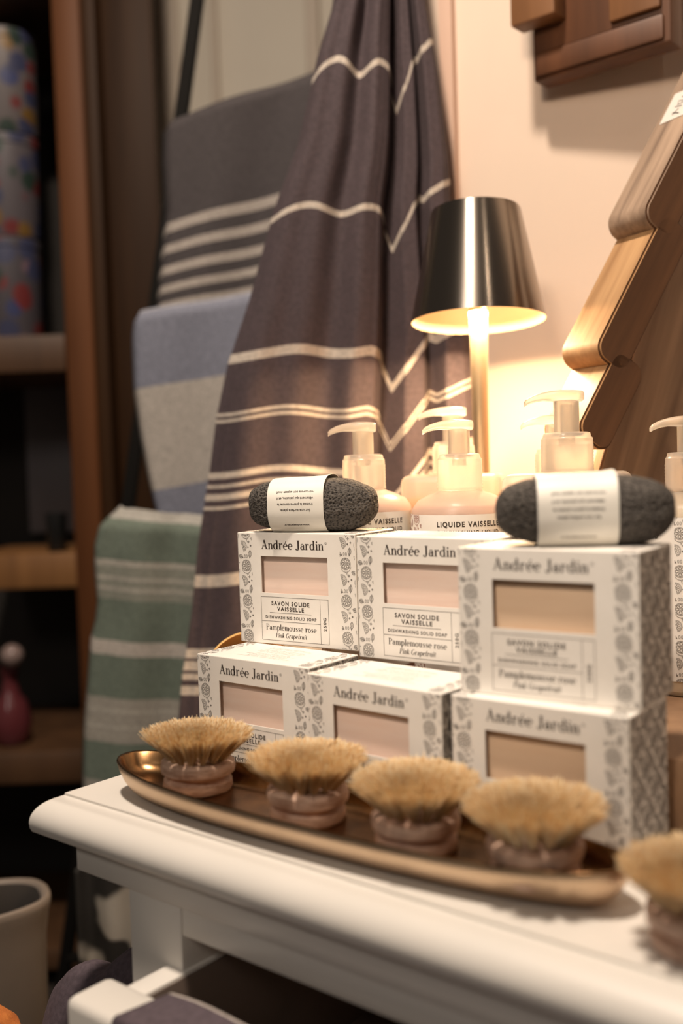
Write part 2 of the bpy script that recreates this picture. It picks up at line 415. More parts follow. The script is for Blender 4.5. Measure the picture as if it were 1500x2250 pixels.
# ------------------------------------------------------------------ soap boxes
BW, BD, BH = .1143, .0577, .0900
def make_carton(name, soap_m):
    root = empty(name, (0, 0, 0))
    bm = bmesh.new()
    bmesh.ops.create_cube(bm, size=1)
    for v in bm.verts: v.co = Vector(((v.co.x + .5) * BW, (v.co.y + .5) * BD, (v.co.z + .5) * BH))
    outer = list(bm.edges)
    ff = [f for f in bm.faces if f.normal.y < -.5]
    r = bmesh.ops.inset_region(bm, faces=ff, thickness=.01)
    inner = ff[0]
    wx0, wx1, wz0, wz1 = BW * .2044, BW * .7716, BH * .4596, BH * .7902
    for v in inner.verts:
        v.co = Vector((wx0 if v.co.x < BW / 2 else wx1, 0, wz0 if v.co.z < BH / 2 else wz1))
    r = bmesh.ops.extrude_discrete_faces(bm, faces=[inner])
    nf = r['faces'][0]
    for v in nf.verts: v.co.y = .0008
    bmesh.ops.delete(bm, geom=[nf], context='FACES_ONLY')
    bmesh.ops.bevel(bm, geom=[e for e in outer if e.is_valid], offset=.0007, segments=2, affect='EDGES', profile=.5)
    bmesh.ops.recalc_face_normals(bm, faces=bm.faces)
    # recalc flips with the opening: make the top face point up
    tf = max(bm.faces, key=lambda f: f.calc_center_median().z)
    if tf.normal.z < 0: bmesh.ops.reverse_faces(bm, faces=bm.faces)
    bm.verts.index_update()
    V = [v.co.copy() for v in bm.verts]; Fc = [tuple(v.index for v in f.verts) for f in bm.faces]; mi = [0] * len(Fc); bm.free()
    def lay(ink, fn):
        b = len(V)
        for x, y in ink.v: V.append(fn(x, y))
        for f in ink.f: Fc.append(tuple(i + b for i in f)); mi.append(1)
    e = .00012
    fr = Ink()
    sw = BW * .128
    fr.put(pattern(.001, .001, sw, BH - .001, .0085, .006)); fr.put(pattern(BW - sw, .001, BW - .001, BH - .001, BW - .0095, .010))
    lg = serif_text('Andrée Jardin', .0072); place_c(fr, lg, BW * .478, BH * .855, BW * .528)
    fr.arc(BW * .762, BH * .915, .0009, .0009, 0, 360, .0002, None, 12, True)
    place_c(fr, sans('R', .0009), BW * .762, BH * .91)
    x0, x1, z0, z1 = BW * .197, BW * .768, BH * .036, BH * .425; xd = BW * .70; lw = .00028
    fr.rect(x0, z0, x1, z1, lw); fr.line(xd, z0, xd, z1, lw); fr.line(x0, BH * .207, xd, BH * .207, lw); fr.line(BW * .27, BH * .285, BW * .625, BH * .285, lw)
    cx = BW * .449
    place_c(fr, sans('SAVON SOLIDE', .0033, .028, 1.25), cx, BH * .353, BW * .325)
    place_c(fr, sans('VAISSELLE', .0033, .028, 1.25), cx, BH * .304, BW * .23)
    place_c(fr, sans('DISHWASHING SOLID SOAP', .0024, .022, 1.2), cx, BH * .231, BW * .435)
    place_c(fr, serif_text('Pamplemousse rose', .0046), cx, BH * .130, BW * .43)
    place_c(fr, serif_text('Pink Grapefruit', .0037, .22), cx, BH * .064, BW * .27)
    g250 = sans('250G', .0028, .02, 1.3); a, b2 = g250.width(); fr.put(g250, BW * .748, BH * .208 - (a + b2) / 2, 1, 1, 0, math.pi / 2)
    lay(fr, lambda x, z: Vector((x, -e, z)))
    lay(pattern(.001, .001, BD - .001, BH - .001, .004, .002), lambda x, z: Vector((BW + e, x, z)))
    lay(pattern(.001, .001, BD - .001, BH - .001, .0103, .012), lambda x, z: Vector((BW + e, x, z)))
    lay(pattern(.001, .001, BD - .001, BH - .001, .009, .012), lambda x, z: Vector((-e, BD - x, z)))
    tp = Ink(); tp.put(pattern(.001, .001, sw * .9, BD - .001, .006, .0)); tp.put(pattern(BW - sw * .9, .001, BW - .001, BD - .001, BW - .008, .007))
    q = random.Random(3); yy = BD * .80
    words = ['Composition', 'ingrédients', 'savon solide pour la vaisselle', 'humidifier une éponge', 'frotter sur le savon', 'rincer à l\'eau claire', 'conserver au sec', 'fabriqué en France']
    for k in range(11):
        if k in (2, 6): yy -= .0016
        tx = sans(words[k % 8] + ' ' + words[(k * 3 + 1) % 8], .0011); a, b2 = tx.width(); wd = BW * q.uniform(.30, .46)
        place_c(tp, tx, BW * .5, yy, wd); yy -= .0030
    lay(tp, lambda x, y: Vector((x, y, BH + e)))
    ob = mesh_obj('carton', V, Fc, [M_paper, M_ink], root, mi)
    box('soap_bar', (.004, BW - .004, .0050, BD - .004, .002, BH - .004), soap_m, root, bev=.004, seg=3)
    return root
BX = dict(A=(-.086, .840, -.578, 1), B=(.010, .757, -.645, 1), C=(-.116, .793, -.673, 0), D=(-.0275, .706, -.725, 0), E=(.071, .635, -.612, 1), F=(.064, .628, -.659, 0))
LB = dict(A='white soap carton far-left of the upper tier, under the sharp pumice stone',
          B='white soap carton of the upper tier in the middle, nothing standing on it',
          C='white soap carton of the lower tier at far left, behind the first brush head',
          D='white soap carton in the middle of the lower tier, behind the second brush head',
          E='white soap carton with tan soap, upper tier, carrying the blurred pumice stone',
          F='white soap carton with tan soap, lower tier at right, behind the fourth brush head')
pink = make_carton('soap_box', M_soap_pink); tan = make_carton('soap_box', M_soap_tan)
used = {}
for k, (x, y, yaw, lv) in BX.items():
    src = tan if k in 'EF' else pink
    o = copy_tree(src) if src in used.values() else src
    used[k] = o if o is src else k
    o.location = (x, y, lv * BH + lv * .0003 + .0002); o.rotation_euler = (0, 0, yaw)
    tag(o, LB[k], 'soap box', 'white boxed soaps stacked on the table')

# ------------------------------------------------------------------ pumice stones
M_pum = mat('dark_pumice', (.06, .052, .046), .9)
co = coords(M_pum); v1 = nd(M_pum, 'ShaderNodeTexVoronoi', i_Scale=560.0); v2 = nd(M_pum, 'ShaderNodeTexNoise', i_Scale=700.0, i_Detail=6.0)
nw = nd(M_pum, 'ShaderNodeTexNoise', i_Scale=90.0); mixv = nd(M_pum, 'ShaderNodeMixRGB'); mixv.inputs[0].default_value = .004
lk(M_pum, co, nw.inputs['Vector']); lk(M_pum, co, mixv.inputs[1]); lk(M_pum, nw.outputs['Color'], mixv.inputs[2])
lk(M_pum, mixv.outputs[0], v1.inputs['Vector']); lk(M_pum, co, v2.inputs['Vector'])
r = ramp(M_pum, [(.0, (.008, .007, .006)), (.28, (.018, .015, .013)), (.42, (.066, .057, .050)), (.8, (.10, .088, .076))]); lk(M_pum, v1.outputs['Distance'], r.inputs[0])
lk(M_pum, r.outputs[0], P(M_pum).inputs['Base Color'])
mm = nd(M_pum, 'ShaderNodeMath', operation='MULTIPLY_ADD'); mm.inputs[1].default_value = .3; lk(M_pum, v2.outputs[0], mm.inputs[0]); lk(M_pum, v1.outputs['Distance'], mm.inputs[2])
bump(M_pum, mm.outputs[0], .9, .0012)
M_band = noise_mat('paper_band', (.78, .75, .68), (.82, .79, .72), 30, .45)
def make_pumice():
    root = empty('pumice_stone', (0, 0, 0))
    bm = bmesh.new(); bmesh.ops.create_icosphere(bm, subdivisions=6, radius=1)
    from mathutils import noise
    L, Wd, Hh = .0535, .027, .0218
    for v in bm.verts:
        d = v.co.normalized(); ex = 2.9
        k = (abs(d.x) ** ex + abs(d.y) ** ex + abs(d.z) ** ex) ** (-1 / ex)
        p = Vector((d.x * L * k, d.y * Wd * k, d.z * Hh * k))
        nn = noise.noise(p * 28) * .0022 + noise.noise(p * 90 + Vector((3, 1, 5))) * .0008
        pit = max(0, noise.noise(p * 380) - .18) * .0022 + max(0, noise.noise(p * 800) - .1) * .0008
        inband = sm((abs(p.x + .007) - .0225) / .003)
        v.co = p + d * (nn - pit) * inband - d * .0006 * (1 - inband)
        v.co.z = max(v.co.z, -Hh + .0005)
    bm_obj('stone', bm, M_pum, root, smooth=True)
    # paper band around the stone
    V = []; Fc = []; N = 72; rows = [-.0305, -.030, -.02, -.01, 0, .010, .0158, .0163]
    def bp(x, th, off=0):
        ex = 2.75; ct, st = math.cos(th), math.sin(th)
        xx = min(abs(x) / L, .95) * .75
        k = (1 - xx ** ex) ** (1 / ex) * (abs(ct) ** ex + abs(st) ** ex) ** (-1 / ex)
        g = .0009 + off + (.0016 * sm((x - .006) / .010) * sm((st - .2) / .8))
        z = st * (Hh * k + g)
        return Vector((x, ct * (Wd * k + g), max(z, -Hh + .0002 - off * .5)))
    for x in rows:
        for k in range(N): V.append(bp(x, 2 * math.pi * k / N))
    for i in range(len(rows) - 1):
        for k in range(N):
            k2 = (k + 1) % N; Fc.append((i * N + k, i * N + k2, (i + 1) * N + k2, (i + 1) * N + k))
    mi = [0] * len(Fc)
    ink = Ink(); y = .0012
    for ln in ('Sur une surface plane,', 'frottez la pierre contre le', 'vêtement qui peluche, et il', 'retrouvera son aspect neuf.'):
        tx = sans(ln, .00205, .008); a, b_ = tx.width(); ink.put(tx, -(a + b_) / 2, y); y -= .0050
    tx = sans('www.andreejardin.fr', .0018, .004); a, b_ = tx.width(); ink.put(tx, -(a + b_) / 2, .0140)
    # read upside down: x -> -x, arc measured downwards from the front of the band
    tri = Ink(); tri.v = ink.v; tri.f = ink.f
    b = len(V)
    # circumference angle table on the camera side (-y)
    def th_of(sarc): return math.pi * 1.5 - math.pi / 2 - sarc / .0245
    for x, yv in ink.v:
        V.append(bp(-.007 - x * 1.0, th_of(-yv - .0012), .00012))
    for f in ink.f: Fc.append(tuple(i + b for i in f)); mi.append(1)
    o = mesh_obj('paper_band', V, Fc, [M_band, M_ink], root, mi, smooth=True)
    sol = o.modifiers.new('thick', 'SOLIDIFY'); sol.thickness = .0002; sol.offset = -1
    return root
pu = make_pumice()
pu.location = (-.022, .829, 2 * BH + .0219); pu.rotation_euler = (0, 0, -.28)
tag(pu, 'dark pumice stone in a paper band, in focus, on the farthest-left upper soap box', 'pumice stone', 'banded pumice stones')
pu2 = copy_tree(pu); pu2.location = (.149, .626, 2 * BH + .0219); pu2.rotation_euler = (0, 0, -.12); pu2.scale = (1.0, .97, 1.0)
tag(pu2, 'blurred dark pumice stone in a paper band on the right-hand upper soap box', 'pumice stone', 'banded pumice stones')

# ------------------------------------------------------------------ tray
M_brass = noise_mat('aged_brass', (.58, .42, .28), (.72, .55, .39), 14, .42, 1, bs=.12, bd=.0008)
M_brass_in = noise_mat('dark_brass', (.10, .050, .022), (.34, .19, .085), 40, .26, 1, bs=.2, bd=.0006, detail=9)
tc = (.2215, .0415); HL, HW, rot = .194, .0405, .035
V = []; Fc = []; N = 120
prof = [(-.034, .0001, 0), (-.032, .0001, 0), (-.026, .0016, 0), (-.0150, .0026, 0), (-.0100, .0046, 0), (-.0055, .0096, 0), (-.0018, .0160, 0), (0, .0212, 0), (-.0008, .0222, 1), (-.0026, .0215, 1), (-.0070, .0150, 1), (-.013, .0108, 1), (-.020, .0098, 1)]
mi = []
for off, z, m_ in prof:
    for k in range(N):
        th = 2 * math.pi * k / N; ct, st = math.cos(th), math.sin(th); e = 2.5
        x = math.copysign(abs(ct) ** (2 / e), ct) * (HL + off); y = math.copysign(abs(st) ** (2 / 2.3), st) * (HW + off * .9)
        V.append((x, y, z + .003 * abs(x / HL) ** 4 * (z / .018)))
for i in range(len(prof) - 1):
    for k in range(N):
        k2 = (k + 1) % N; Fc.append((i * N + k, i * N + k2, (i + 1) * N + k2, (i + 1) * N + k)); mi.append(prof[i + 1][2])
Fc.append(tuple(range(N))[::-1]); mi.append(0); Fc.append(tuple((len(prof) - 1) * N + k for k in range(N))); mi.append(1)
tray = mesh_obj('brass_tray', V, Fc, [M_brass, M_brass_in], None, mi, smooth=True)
tray.location = tw(tc[0], tc[1], .0002); tray.rotation_euler = (0, 0, TYAW + rot)
tag(tray, 'long oval brass tray with dark interior lying along the white table front', 'tray')

# ------------------------------------------------------------------ brush heads
M_beech = noise_mat('pale_beech', (.36, .19, .12), (.84, .60, .46), 70, .55, stretch=(1, 1, 4), bs=.5, bd=.0008)
M_fib = mat('plant_fibre', (.7, .5, .28), .6)
gi = nd(M_fib, 'ShaderNodeNewGeometry'); r = ramp(M_fib, [(0, (.70, .46, .20)), (.22, (.91, .70, .40)), (.65, (.95, .82, .56)), (1, (.97, .90, .74))]); lk(M_fib, gi.outputs['Random Per Island'], r.inputs[0]); lk(M_fib, r.outputs[0], P(M_fib).inputs['Base Color'])
tr = nd(M_fib, 'ShaderNodeBsdfTranslucent'); lk(M_fib, r.outputs[0], tr.inputs[0]); mx = nd(M_fib, 'ShaderNodeMixShader'); mx.inputs[0].default_value = .42
lk(M_fib, P(M_fib).outputs[0], mx.inputs[1]); lk(M_fib, tr.outputs[0], mx.inputs[2]); lk(M_fib, mx.outputs[0], M_fib.node_tree.nodes['Material Output'].inputs[0])
def make_brush():
    root = empty('brush_head', (0, 0, 0))
    lathe('wooden_base', [(0, 0), (.0195, 0), (.0232, .0010), (.0244, .0035), (.0238, .0078), (.0215, .0094), (.0208, .0104), (.0228, .0116), (.0256, .0134), (.0262, .0168), (.0255, .0200), (.0232, .0216), (.0, .0218)], M_beech, root, 56)
    V = []; Fc = []; q = random.Random(5)
    for ringn, rr in ((1, 0), (6, .0062), (11, .0122), (16, .0182)):
        for k in range(ringn):
            th = 2 * math.pi * (k + .5 * (ringn % 2)) / ringn
            cx, cy = rr * math.cos(th), rr * math.sin(th)
            fl = .0152 / .0182
            tilt = rr * fl
            jx, jy = q.gauss(0, .0008), q.gauss(0, .0008)
            for j in range(150):
                a = q.uniform(0, 2 * math.pi); d = math.sqrt(q.random())
                bx, by = cx + .0016 * d * math.cos(a), cy + .0016 * d * math.sin(a)
                sx_, sy_ = d * math.cos(a) * .0064 + q.gauss(0, .0009), d * math.sin(a) * .0064 + q.gauss(0, .0009)
                tx, ty = cx + math.cos(th) * tilt + sx_ + jx, cy + math.sin(th) * tilt + sy_ + jy
                rad = math.hypot(tx, ty)
                tz = .0440 - rad * rad * 2.2 + q.gauss(0, .0009)
                if q.random() < .02: tz += .002
                pts = [Vector((bx, by, .0208)), Vector((bx * .55 + tx * .45, by * .55 + ty * .45, .0208 + (tz - .0208) * .50)), Vector((tx, ty, tz))]
                wd = q.uniform(.00018, .00030); ph = q.uniform(0, 6)
                b = len(V)
                for i, p in enumerate(pts):
                    for m_ in range(3): V.append((p.x + wd * math.cos(ph + m_ * 2.094), p.y + wd * math.sin(ph + m_ * 2.094), p.z))
                for i in range(2):
                    for m_ in range(3):
                        m2 = (m_ + 1) % 3; Fc.append((b + i * 3 + m_, b + i * 3 + m2, b + i * 3 + 3 + m2, b + i * 3 + 3 + m_))
                Fc.append((b + 6, b + 7, b + 8))
    o = mesh_obj('bristles', V, Fc, M_fib, root); o['kind'] = 'stuff'
    return root
br = make_brush()
bl = ['pale bristle brush head at the left tip of the brass tray, nearly in focus',
      'second bristle brush head from the left tip of the brass tray',
      'third bristle brush head from the left tip of the brass tray',
      'blurred bristle brush head nearest the right end of the brass tray',
      'very blurred bristle brush head standing off the tray, at the right picture edge']
for i, (a, b_, z, rz) in enumerate(((.0990, .0410, .0100, .3), (.2025, .0400, .0100, 1.4), (.2865, .0400, .0100, 2.6), (.3630, .0430, .0100, 4.1), (.457, .034, .0002, 5.0))):
    o = br if i == 0 else copy_tree(br)
    o.location = tw(a, b_, z); o.rotation_euler = (0.03 * math.sin(i * 2.0), .03 * math.cos(i * 2.0) if i != 4 else .0, rz)
    tag(o, bl[i], 'brush', 'round dish brush heads')

# ------------------------------------------------------------------ riser and round dish behind
M_dkwood = wood('dark_brown_wood', (.10, .048, .022), (.20, .10, .05), rot=(0, 1.57, 0))
rs = box('wooden_riser', (.10, .60, .158, .34, .0002, .050), wood('riser_wood', (.20, .11, .06), (.34, .20, .11), rot=(0, 1.57, 0)), bev=.002, M=MT)
tag(rs, 'low brown wooden riser behind the soap boxes, carrying the pump bottles', 'riser')
RZ = .0502
dish = lathe('round_dish', [(0, 0), (.036, .0), (.040, .003), (.0415, .010), (.0400, .0105), (.0385, .0045), (.035, .0020), (0, .0018)], [mat('gold_metal', (.95, .60, .24), .5, 1)], None, 64)
dish.location = (-.086, .885, .0495); dish.rotation_euler = (math.radians(82), 0, math.radians(20))
tag(dish, 'small round golden dish standing on edge behind the left lower soap box', 'dish')

# ------------------------------------------------------------------ pump bottles
M_clear = mat('frosted_plastic', (.97, .93, .87), .22, Transmission_Weight=.86, IOR=1.3)
def glow(m, f):
    tr_ = nd(m, 'ShaderNodeBsdfTranslucent'); tr_.inputs[0].default_value = P(m).inputs['Base Color'].default_value
    mx_ = nd(m, 'ShaderNodeMixShader'); mx_.inputs[0].default_value = f
    lk(m, P(m).outputs[0], mx_.inputs[1]); lk(m, tr_.outputs[0], mx_.inputs[2]); lk(m, mx_.outputs[0], m.node_tree.nodes['Material Output'].inputs[0])
glow(M_clear, .22)
M_body = mat('frosted_bottle', (.95, .88, .82), .30, Transmission_Weight=.8, IOR=1.25)
glow(M_body, .2)
M_liq_pink = mat('pink_liquid', (.90, .60, .45), .25, Transmission_Weight=.25)
M_liq_orange = mat('orange_liquid', (.92, .50, .14), .2, Transmission_Weight=.3)
M_liq_straw = mat('straw_liquid', (.86, .74, .48), .2, Transmission_Weight=.3)
M_label = noise_mat('label_paper', (.82, .79, .74), (.85, .82, .77), 30, .5)
M_redleaf = mat('red_leaf_print', (.30, .05, .03), .5)
def pump(root, z, wide=1.0, nozz=math.pi, up=0.0):
    """collar, neck and pump head above height z; nozzle points along angle nozz"""
    k = wide
    pts = [(.0175 * k, z), (.0195 * k, z + .0004)]
    for i in range(8): pts += [(.0195 * k, z + .002 + i * .0026), (.0191 * k, z + .0032 + i * .0026)]
    pts += [(.0190 * k, z + .0235), (.0190 * k, z + .0255), (.0178 * k, z + .0268), (.0172 * k, z + .0295), (.0150 * k, z + .0302), (.0098 * k, z + .0304), (.0098 * k, z + .026), (0, z + .026)]
    lathe('collar', pts, M_clear, root, 40)
    lathe('pump_neck', [(.0094 * k, z + .0262), (.0094 * k, z + .0505 + up), (.0075 * k, z + .0505 + up), (.0075 * k, z + .0262)], M_clear, root, 28, close=True)
    lathe('pump_stem', [(0, z + .02), (.0046 * k, z + .02), (.0046 * k, z + .0475 + up), (0, z + .0475 + up)], M_clear, root, 20)
    # head: flat rounded top running out into a nozzle that bends down
    V = []; Fc = []; st = []
    zt = z + .0505 + up
    path = [(-.0115, .0, .0085, .0052), (-.0105, .0, .0108, .0062), (-.004, .0005, .0112, .0066), (.004, .0008, .0110, .0066), (.011, .0008, .0086, .0058), (.017, .0004, .0062, .0048), (.023, -.0008, .0050, .0042), (.0285, -.0030, .0040, .0036), (.0305, -.0048, .0032, .0028)]
    seg = 16
    for x, dz_, hw, th in path:
        for j in range(seg):
            a = 2 * math.pi * j / seg; ca, sa = math.cos(a), math.sin(a)
            yy = math.copysign(abs(ca) ** .6, ca) * hw * k; zz = math.copysign(abs(sa) ** .7, sa) * th * .68
            V.append((x * k * 1.02, yy, zt + .0028 + dz_ + zz))
    for i in range(len(path) - 1):
        for j in range(seg):
            j2 = (j + 1) % seg; Fc.append((i * seg + j, i * seg + j2, (i + 1) * seg + j2, (i + 1) * seg + j))
    Fc.append(tuple(range(seg))[::-1]); Fc.append(tuple((len(path) - 1) * seg + j for j in range(seg)))
    o = mesh_obj('pump_head', V, Fc, M_clear, root, smooth=True)
    o.rotation_euler = (0, 0, nozz)
def round_bottle(name, x, y, ztop, liq, label, yaw=0, fill=.80):
    root = empty(name, (x, y, RZ)); H_ = ztop - RZ; R = .0412; root.rotation_euler = (0, 0, yaw)
    pr = [(0, .0002), (R - .004, .0002), (R, .004), (R, H_ - .022), (R - .001, H_ - .015), (R - .006, H_ - .008), (R - .015, H_ - .0035), (.0205, H_ - .0018), (.0185, H_ - .0004), (0, H_)]
    lathe('bottle_body', pr, M_body, root, 64)
    lh = H_ - .0125
    lathe('liquid', [(0, .001), (R - .0044, .001), (R - .0013, .005), (R - .0013, H_ - .022), (R - .0022, H_ - .016), (R - .0058, lh), (0, lh)], liq, root, 64)
    # label sleeve, a little proud of the body, with print
    V = []; Fc = []; mi = []; N = 56; z0, z1 = .012, H_ - .0185; rr = R + .00035
    A0, A1 = math.radians(-90 - 150), math.radians(-90 + 150)
    for z in (z0, z1):
        for k in range(N + 1): a = A0 + (A1 - A0) * k / N; V.append((rr * math.cos(a), rr * math.sin(a), z))
    for k in range(N): Fc.append((k, k + 1, N + 2 + k, N + 1 + k)); mi.append(0)
    ink = Ink()
    tx = sans('LIQUIDE VAISSELLE', .0042, .03, 1.25); place_c(ink, tx, -.003, z1 - .0095, .053)
    tx = sans('DISHWASHING LIQUID', .0036, .02, 1.2); place_c(ink, tx, -.003, z1 - .0160, .052)
    ink.line(-.045, z1 - .0022, .035, z1 - .0022, .0003)
    pat = pattern(.036, z0, .060, z1, .04, .01); ink.put(pat); ink.put(pat, -.106)
    b = len(V)
    for px, pz in ink.v:
        a = -math.pi / 2 + px / rr; V.append(((rr + .00012) * math.cos(a), (rr + .00012) * math.sin(a), pz))
    npat = len(pat.f) * 2
    for i, f in enumerate(ink.f): Fc.append(tuple(j + b for j in f)); mi.append(2 if i >= len(ink.f) - npat and liq is M_liq_pink else 1)
    mesh_obj('label', V, Fc, [M_label, M_ink, M_redleaf], root, mi, smooth=True)
    pump(root, H_, .965, math.pi - yaw)
    tag(root, label, 'pump bottle', 'pump bottles behind the soap boxes'); return root
def square_bottle(name, x, y, ztop, liq, label, fill, yaw=-.5, up=.0):
    root = empty(name, (x, y, RZ)); H_ = ztop - RZ
    bm = bmesh.new(); box_bm(bm, -.046, .046, -.030, .030, .0002, H_ - .0015, bev=.007, seg=4)
    bm_obj('bottle_body', bm, M_body, root, autosmooth=.7)
    bm = bmesh.new(); box_bm(bm, -.0445, .0445, -.0285, .0285, .0015, H_ * fill, bev=.006, seg=3)
    bm_obj('liquid', bm, liq, root, autosmooth=.7)
    pump(root, H_ - .0012, 1.02, math.pi - yaw, up)
    root.rotation_euler = (0, 0, yaw)
    tag(root, label, 'pump bottle', 'pump bottles behind the soap boxes'); return root
round_bottle('pump_bottle', .0205, .892, .211, M_liq_pink, 'frosted round pump bottle farthest left, behind the sharp pumice stone', .25)
round_bottle('pump_bottle', .099, .853, .209, M_liq_pink, 'round pump bottle with a readable label, behind the middle upper soap box', .12)
round_bottle('pump_bottle', .272, .800, .2045, M_liq_straw, 'round pump bottle cut by the right picture edge, leaf-printed label', -1.48)
round_bottle('pump_bottle', .1835, .868, .2110, M_liq_pink, 'frosted pump bottle whose nozzle pokes out left behind the tallest pump', .3)
square_bottle('pump_bottle', .106, .958, .222, M_liq_orange, 'flat-shouldered pump bottle with orange liquid in front of the lamp stem', .87, -.25, .004)
square_bottle('pump_bottle', .1735, .785, .2235, M_liq_straw, 'tallest flat-shouldered pump bottle, behind the blurred pumice stone', .86, -.35, .004)

# ------------------------------------------------------------------ lamp
M_lmet = mat('brushed_dark_bronze', (.36, .31, .26), .27, 1)
co = coords(M_lmet, (1, 1, .02)); nn = nd(M_lmet, 'ShaderNodeTexNoise', i_Scale=400.0); lk(M_lmet, co, nn.inputs['Vector'])
tg_ = nd(M_lmet, 'ShaderNodeTangent', direction_type='RADIAL', axis='Z'); lk(M_lmet, tg_.outputs[0], P(M_lmet).inputs['Tangent'])
P(M_lmet).inputs['Anisotropic'].default_value = .85; P(M_lmet).inputs['Anisotropic Rotation'].default_value = .25
M_lin = mat('cream_shade_lining', (.48, .37, .24), .5)
M_stem = mat('satin_champagne_metal', (.82, .66, .46), .35, .85)
lp = empty('table_lamp', (.142, 1.03, .0002), 0, 'small cordless table lamp with a dark metallic tapered shade, lit, beside the wall', 'lamp')
lathe('base', [(0, 0), (.046, 0), (.048, .002), (.048, .008), (.045, .0105), (.010, .012), (0, .012)], M_stem, lp, 48)
lathe('pole', [(.0095, .0118), (.0082, .05), (.0080, .20), (.0086, .32), (.0094, .450), (0, .451)], M_stem, lp, 32)
sh = lathe('lamp_shade', [(.0660, .0), (.0668, .0), (.0448, .1085), (.0436, .1105), (0, .1110), (0, .1098), (.0430, .1093), (.0660, .0)], [M_lmet, M_lin], lp, 96, midf=[0, 0, 0, 0, 0, 1, 1])
sh.location = (0, 0, .3705); sh.rotation_euler = (math.radians(-4.0), math.radians(0.5), 0)
Mb = mat('lit_led', (1, .8, .5), .5); P(Mb).inputs['Emission Color'].default_value = (1, .70, .38, 1); P(Mb).inputs['Emission Strength'].default_value = 8
pl = lathe('diffuser_plate', [(0, .034), (.052, .034), (.053, .036), (0, .0365)], M_lin, sh, 64)
bu = lathe('led_ring', [(.018, .0300), (.034, .0300), (.034, .0338), (.018, .0338)], Mb, sh, 48, close=True)
l = bpy.data.lights.new('lamp_light', 'AREA'); l.shape = 'DISK'; l.size = .052; l.energy = 4.2; l.color = (1, .68, .38)
lo = bpy.data.objects.new('lamp_light', l); COL.objects.link(lo); lo.parent = sh; lo.location = (0, 0, .009)
l = bpy.data.lights.new('lamp_glow', 'POINT'); l.energy = .22; l.color = (1, .68, .38); l.shadow_soft_size = .010
lo = bpy.data.objects.new('lamp_glow', l); COL.objects.link(lo); lo.parent = sh; lo.location = (.020, -.012, .022)

# ------------------------------------------------------------------ woven towels
def stripe_mat(name, v0, v1, base, stripe, bands, weave=900, soft=0):
    """bands: list of (lo, hi[, colour]) in the cloth's own v coordinate"""
    m = mat(name, base, .85); uv = nd(m, 'ShaderNodeUVMap'); sx = nd(m, 'ShaderNodeSeparateXYZ'); lk(m, uv.outputs[0], sx.inputs[0])
    st = [(0, base)]
    for b in sorted(bands):
        col_ = b[2] if len(b) > 2 else stripe
        lo_, hi_ = (b[0] - v0) / (v1 - v0), (b[1] - v0) / (v1 - v0)
        st += [(max(lo_, 0), col_), (min(hi_, 1), b[3] if len(b) > 3 else base)]
    assert len(st) <= 32, len(st)
    r = ramp(m, st, 'CONSTANT'); lk(m, sx.outputs[1], r.inputs[0])
    co = coords(m, (1, 1, 1)); wv = nd(m, 'ShaderNodeTexChecker', i_Scale=float(weave)); lk(m, co, wv.inputs['Vector'])
    nz = nd(m, 'ShaderNodeTexNoise', i_Scale=260.0, i_Detail=3.0); lk(m, co, nz.inputs['Vector'])
    mr = ramp(m, [(.35, (.80, .80, .80)), (.65, (1.12, 1.12, 1.12))]); lk(m, nz.outputs[0], mr.inputs[0])
    mu = nd(m, 'ShaderNodeMixRGB', blend_type='MULTIPLY'); mu.inputs[0].default_value = 1
    lk(m, r.outputs[0], mu.inputs[1]); lk(m, mr.outputs[0], mu.inputs[2]); lk(m, mu.outputs[0], P(m).inputs['Base Color'])
    ad = nd(m, 'ShaderNodeMath', operation='ADD'); lk(m, nz.outputs[0], ad.inputs[0]); lk(m, wv.outputs['Fac'], ad.inputs[1])
    bump(m, ad.outputs[0], .35, .0008)
    return m
def cloth(name, nr, nc, fn, m, thick=.0012):
    V = []; UV = []; Fc = []
    for i in range(nr):
        for j in range(nc):
            p, v = fn(i / (nr - 1), j / (nc - 1)); V.append(p); UV.append((j / (nc - 1), v))
    for i in range(nr - 1):
        for j in range(nc - 1): a = i * nc + j; Fc.append((a, a + 1, a + nc + 1, a + nc))
    o = mesh_obj(name, V, Fc, m, None, None, True, UV)
    sd = o.modifiers.new('thick', 'SOLIDIFY'); sd.thickness = thick
    return o
tl = [(-.139, -.202), (-.071, -.196), (-.008, -.189), (.069, -.175), (.146, -.165), (.227, -.149), (.288, -.139), (.348, -.124), (.422, -.096), (.521, -.065), (.594, -.035), (.692, -.009), (.74, .008), (.80, .018), (1.2, .048)]
trr = [(-.15, .148), (.084, .153), (.212, .155), (.286, .155), (.367, .153), (.44, .142), (.52, .132), (.564, .132), (.663, .123), (.737, .112), (.80, .104), (1.2, .066)]
Z0, Z1 = -.74, 1.20
offp = [(0, 0), (.58, 0), (.62, .004), (.68, .042), (.83, -.018), (.86, -.012), (1, -.03)]
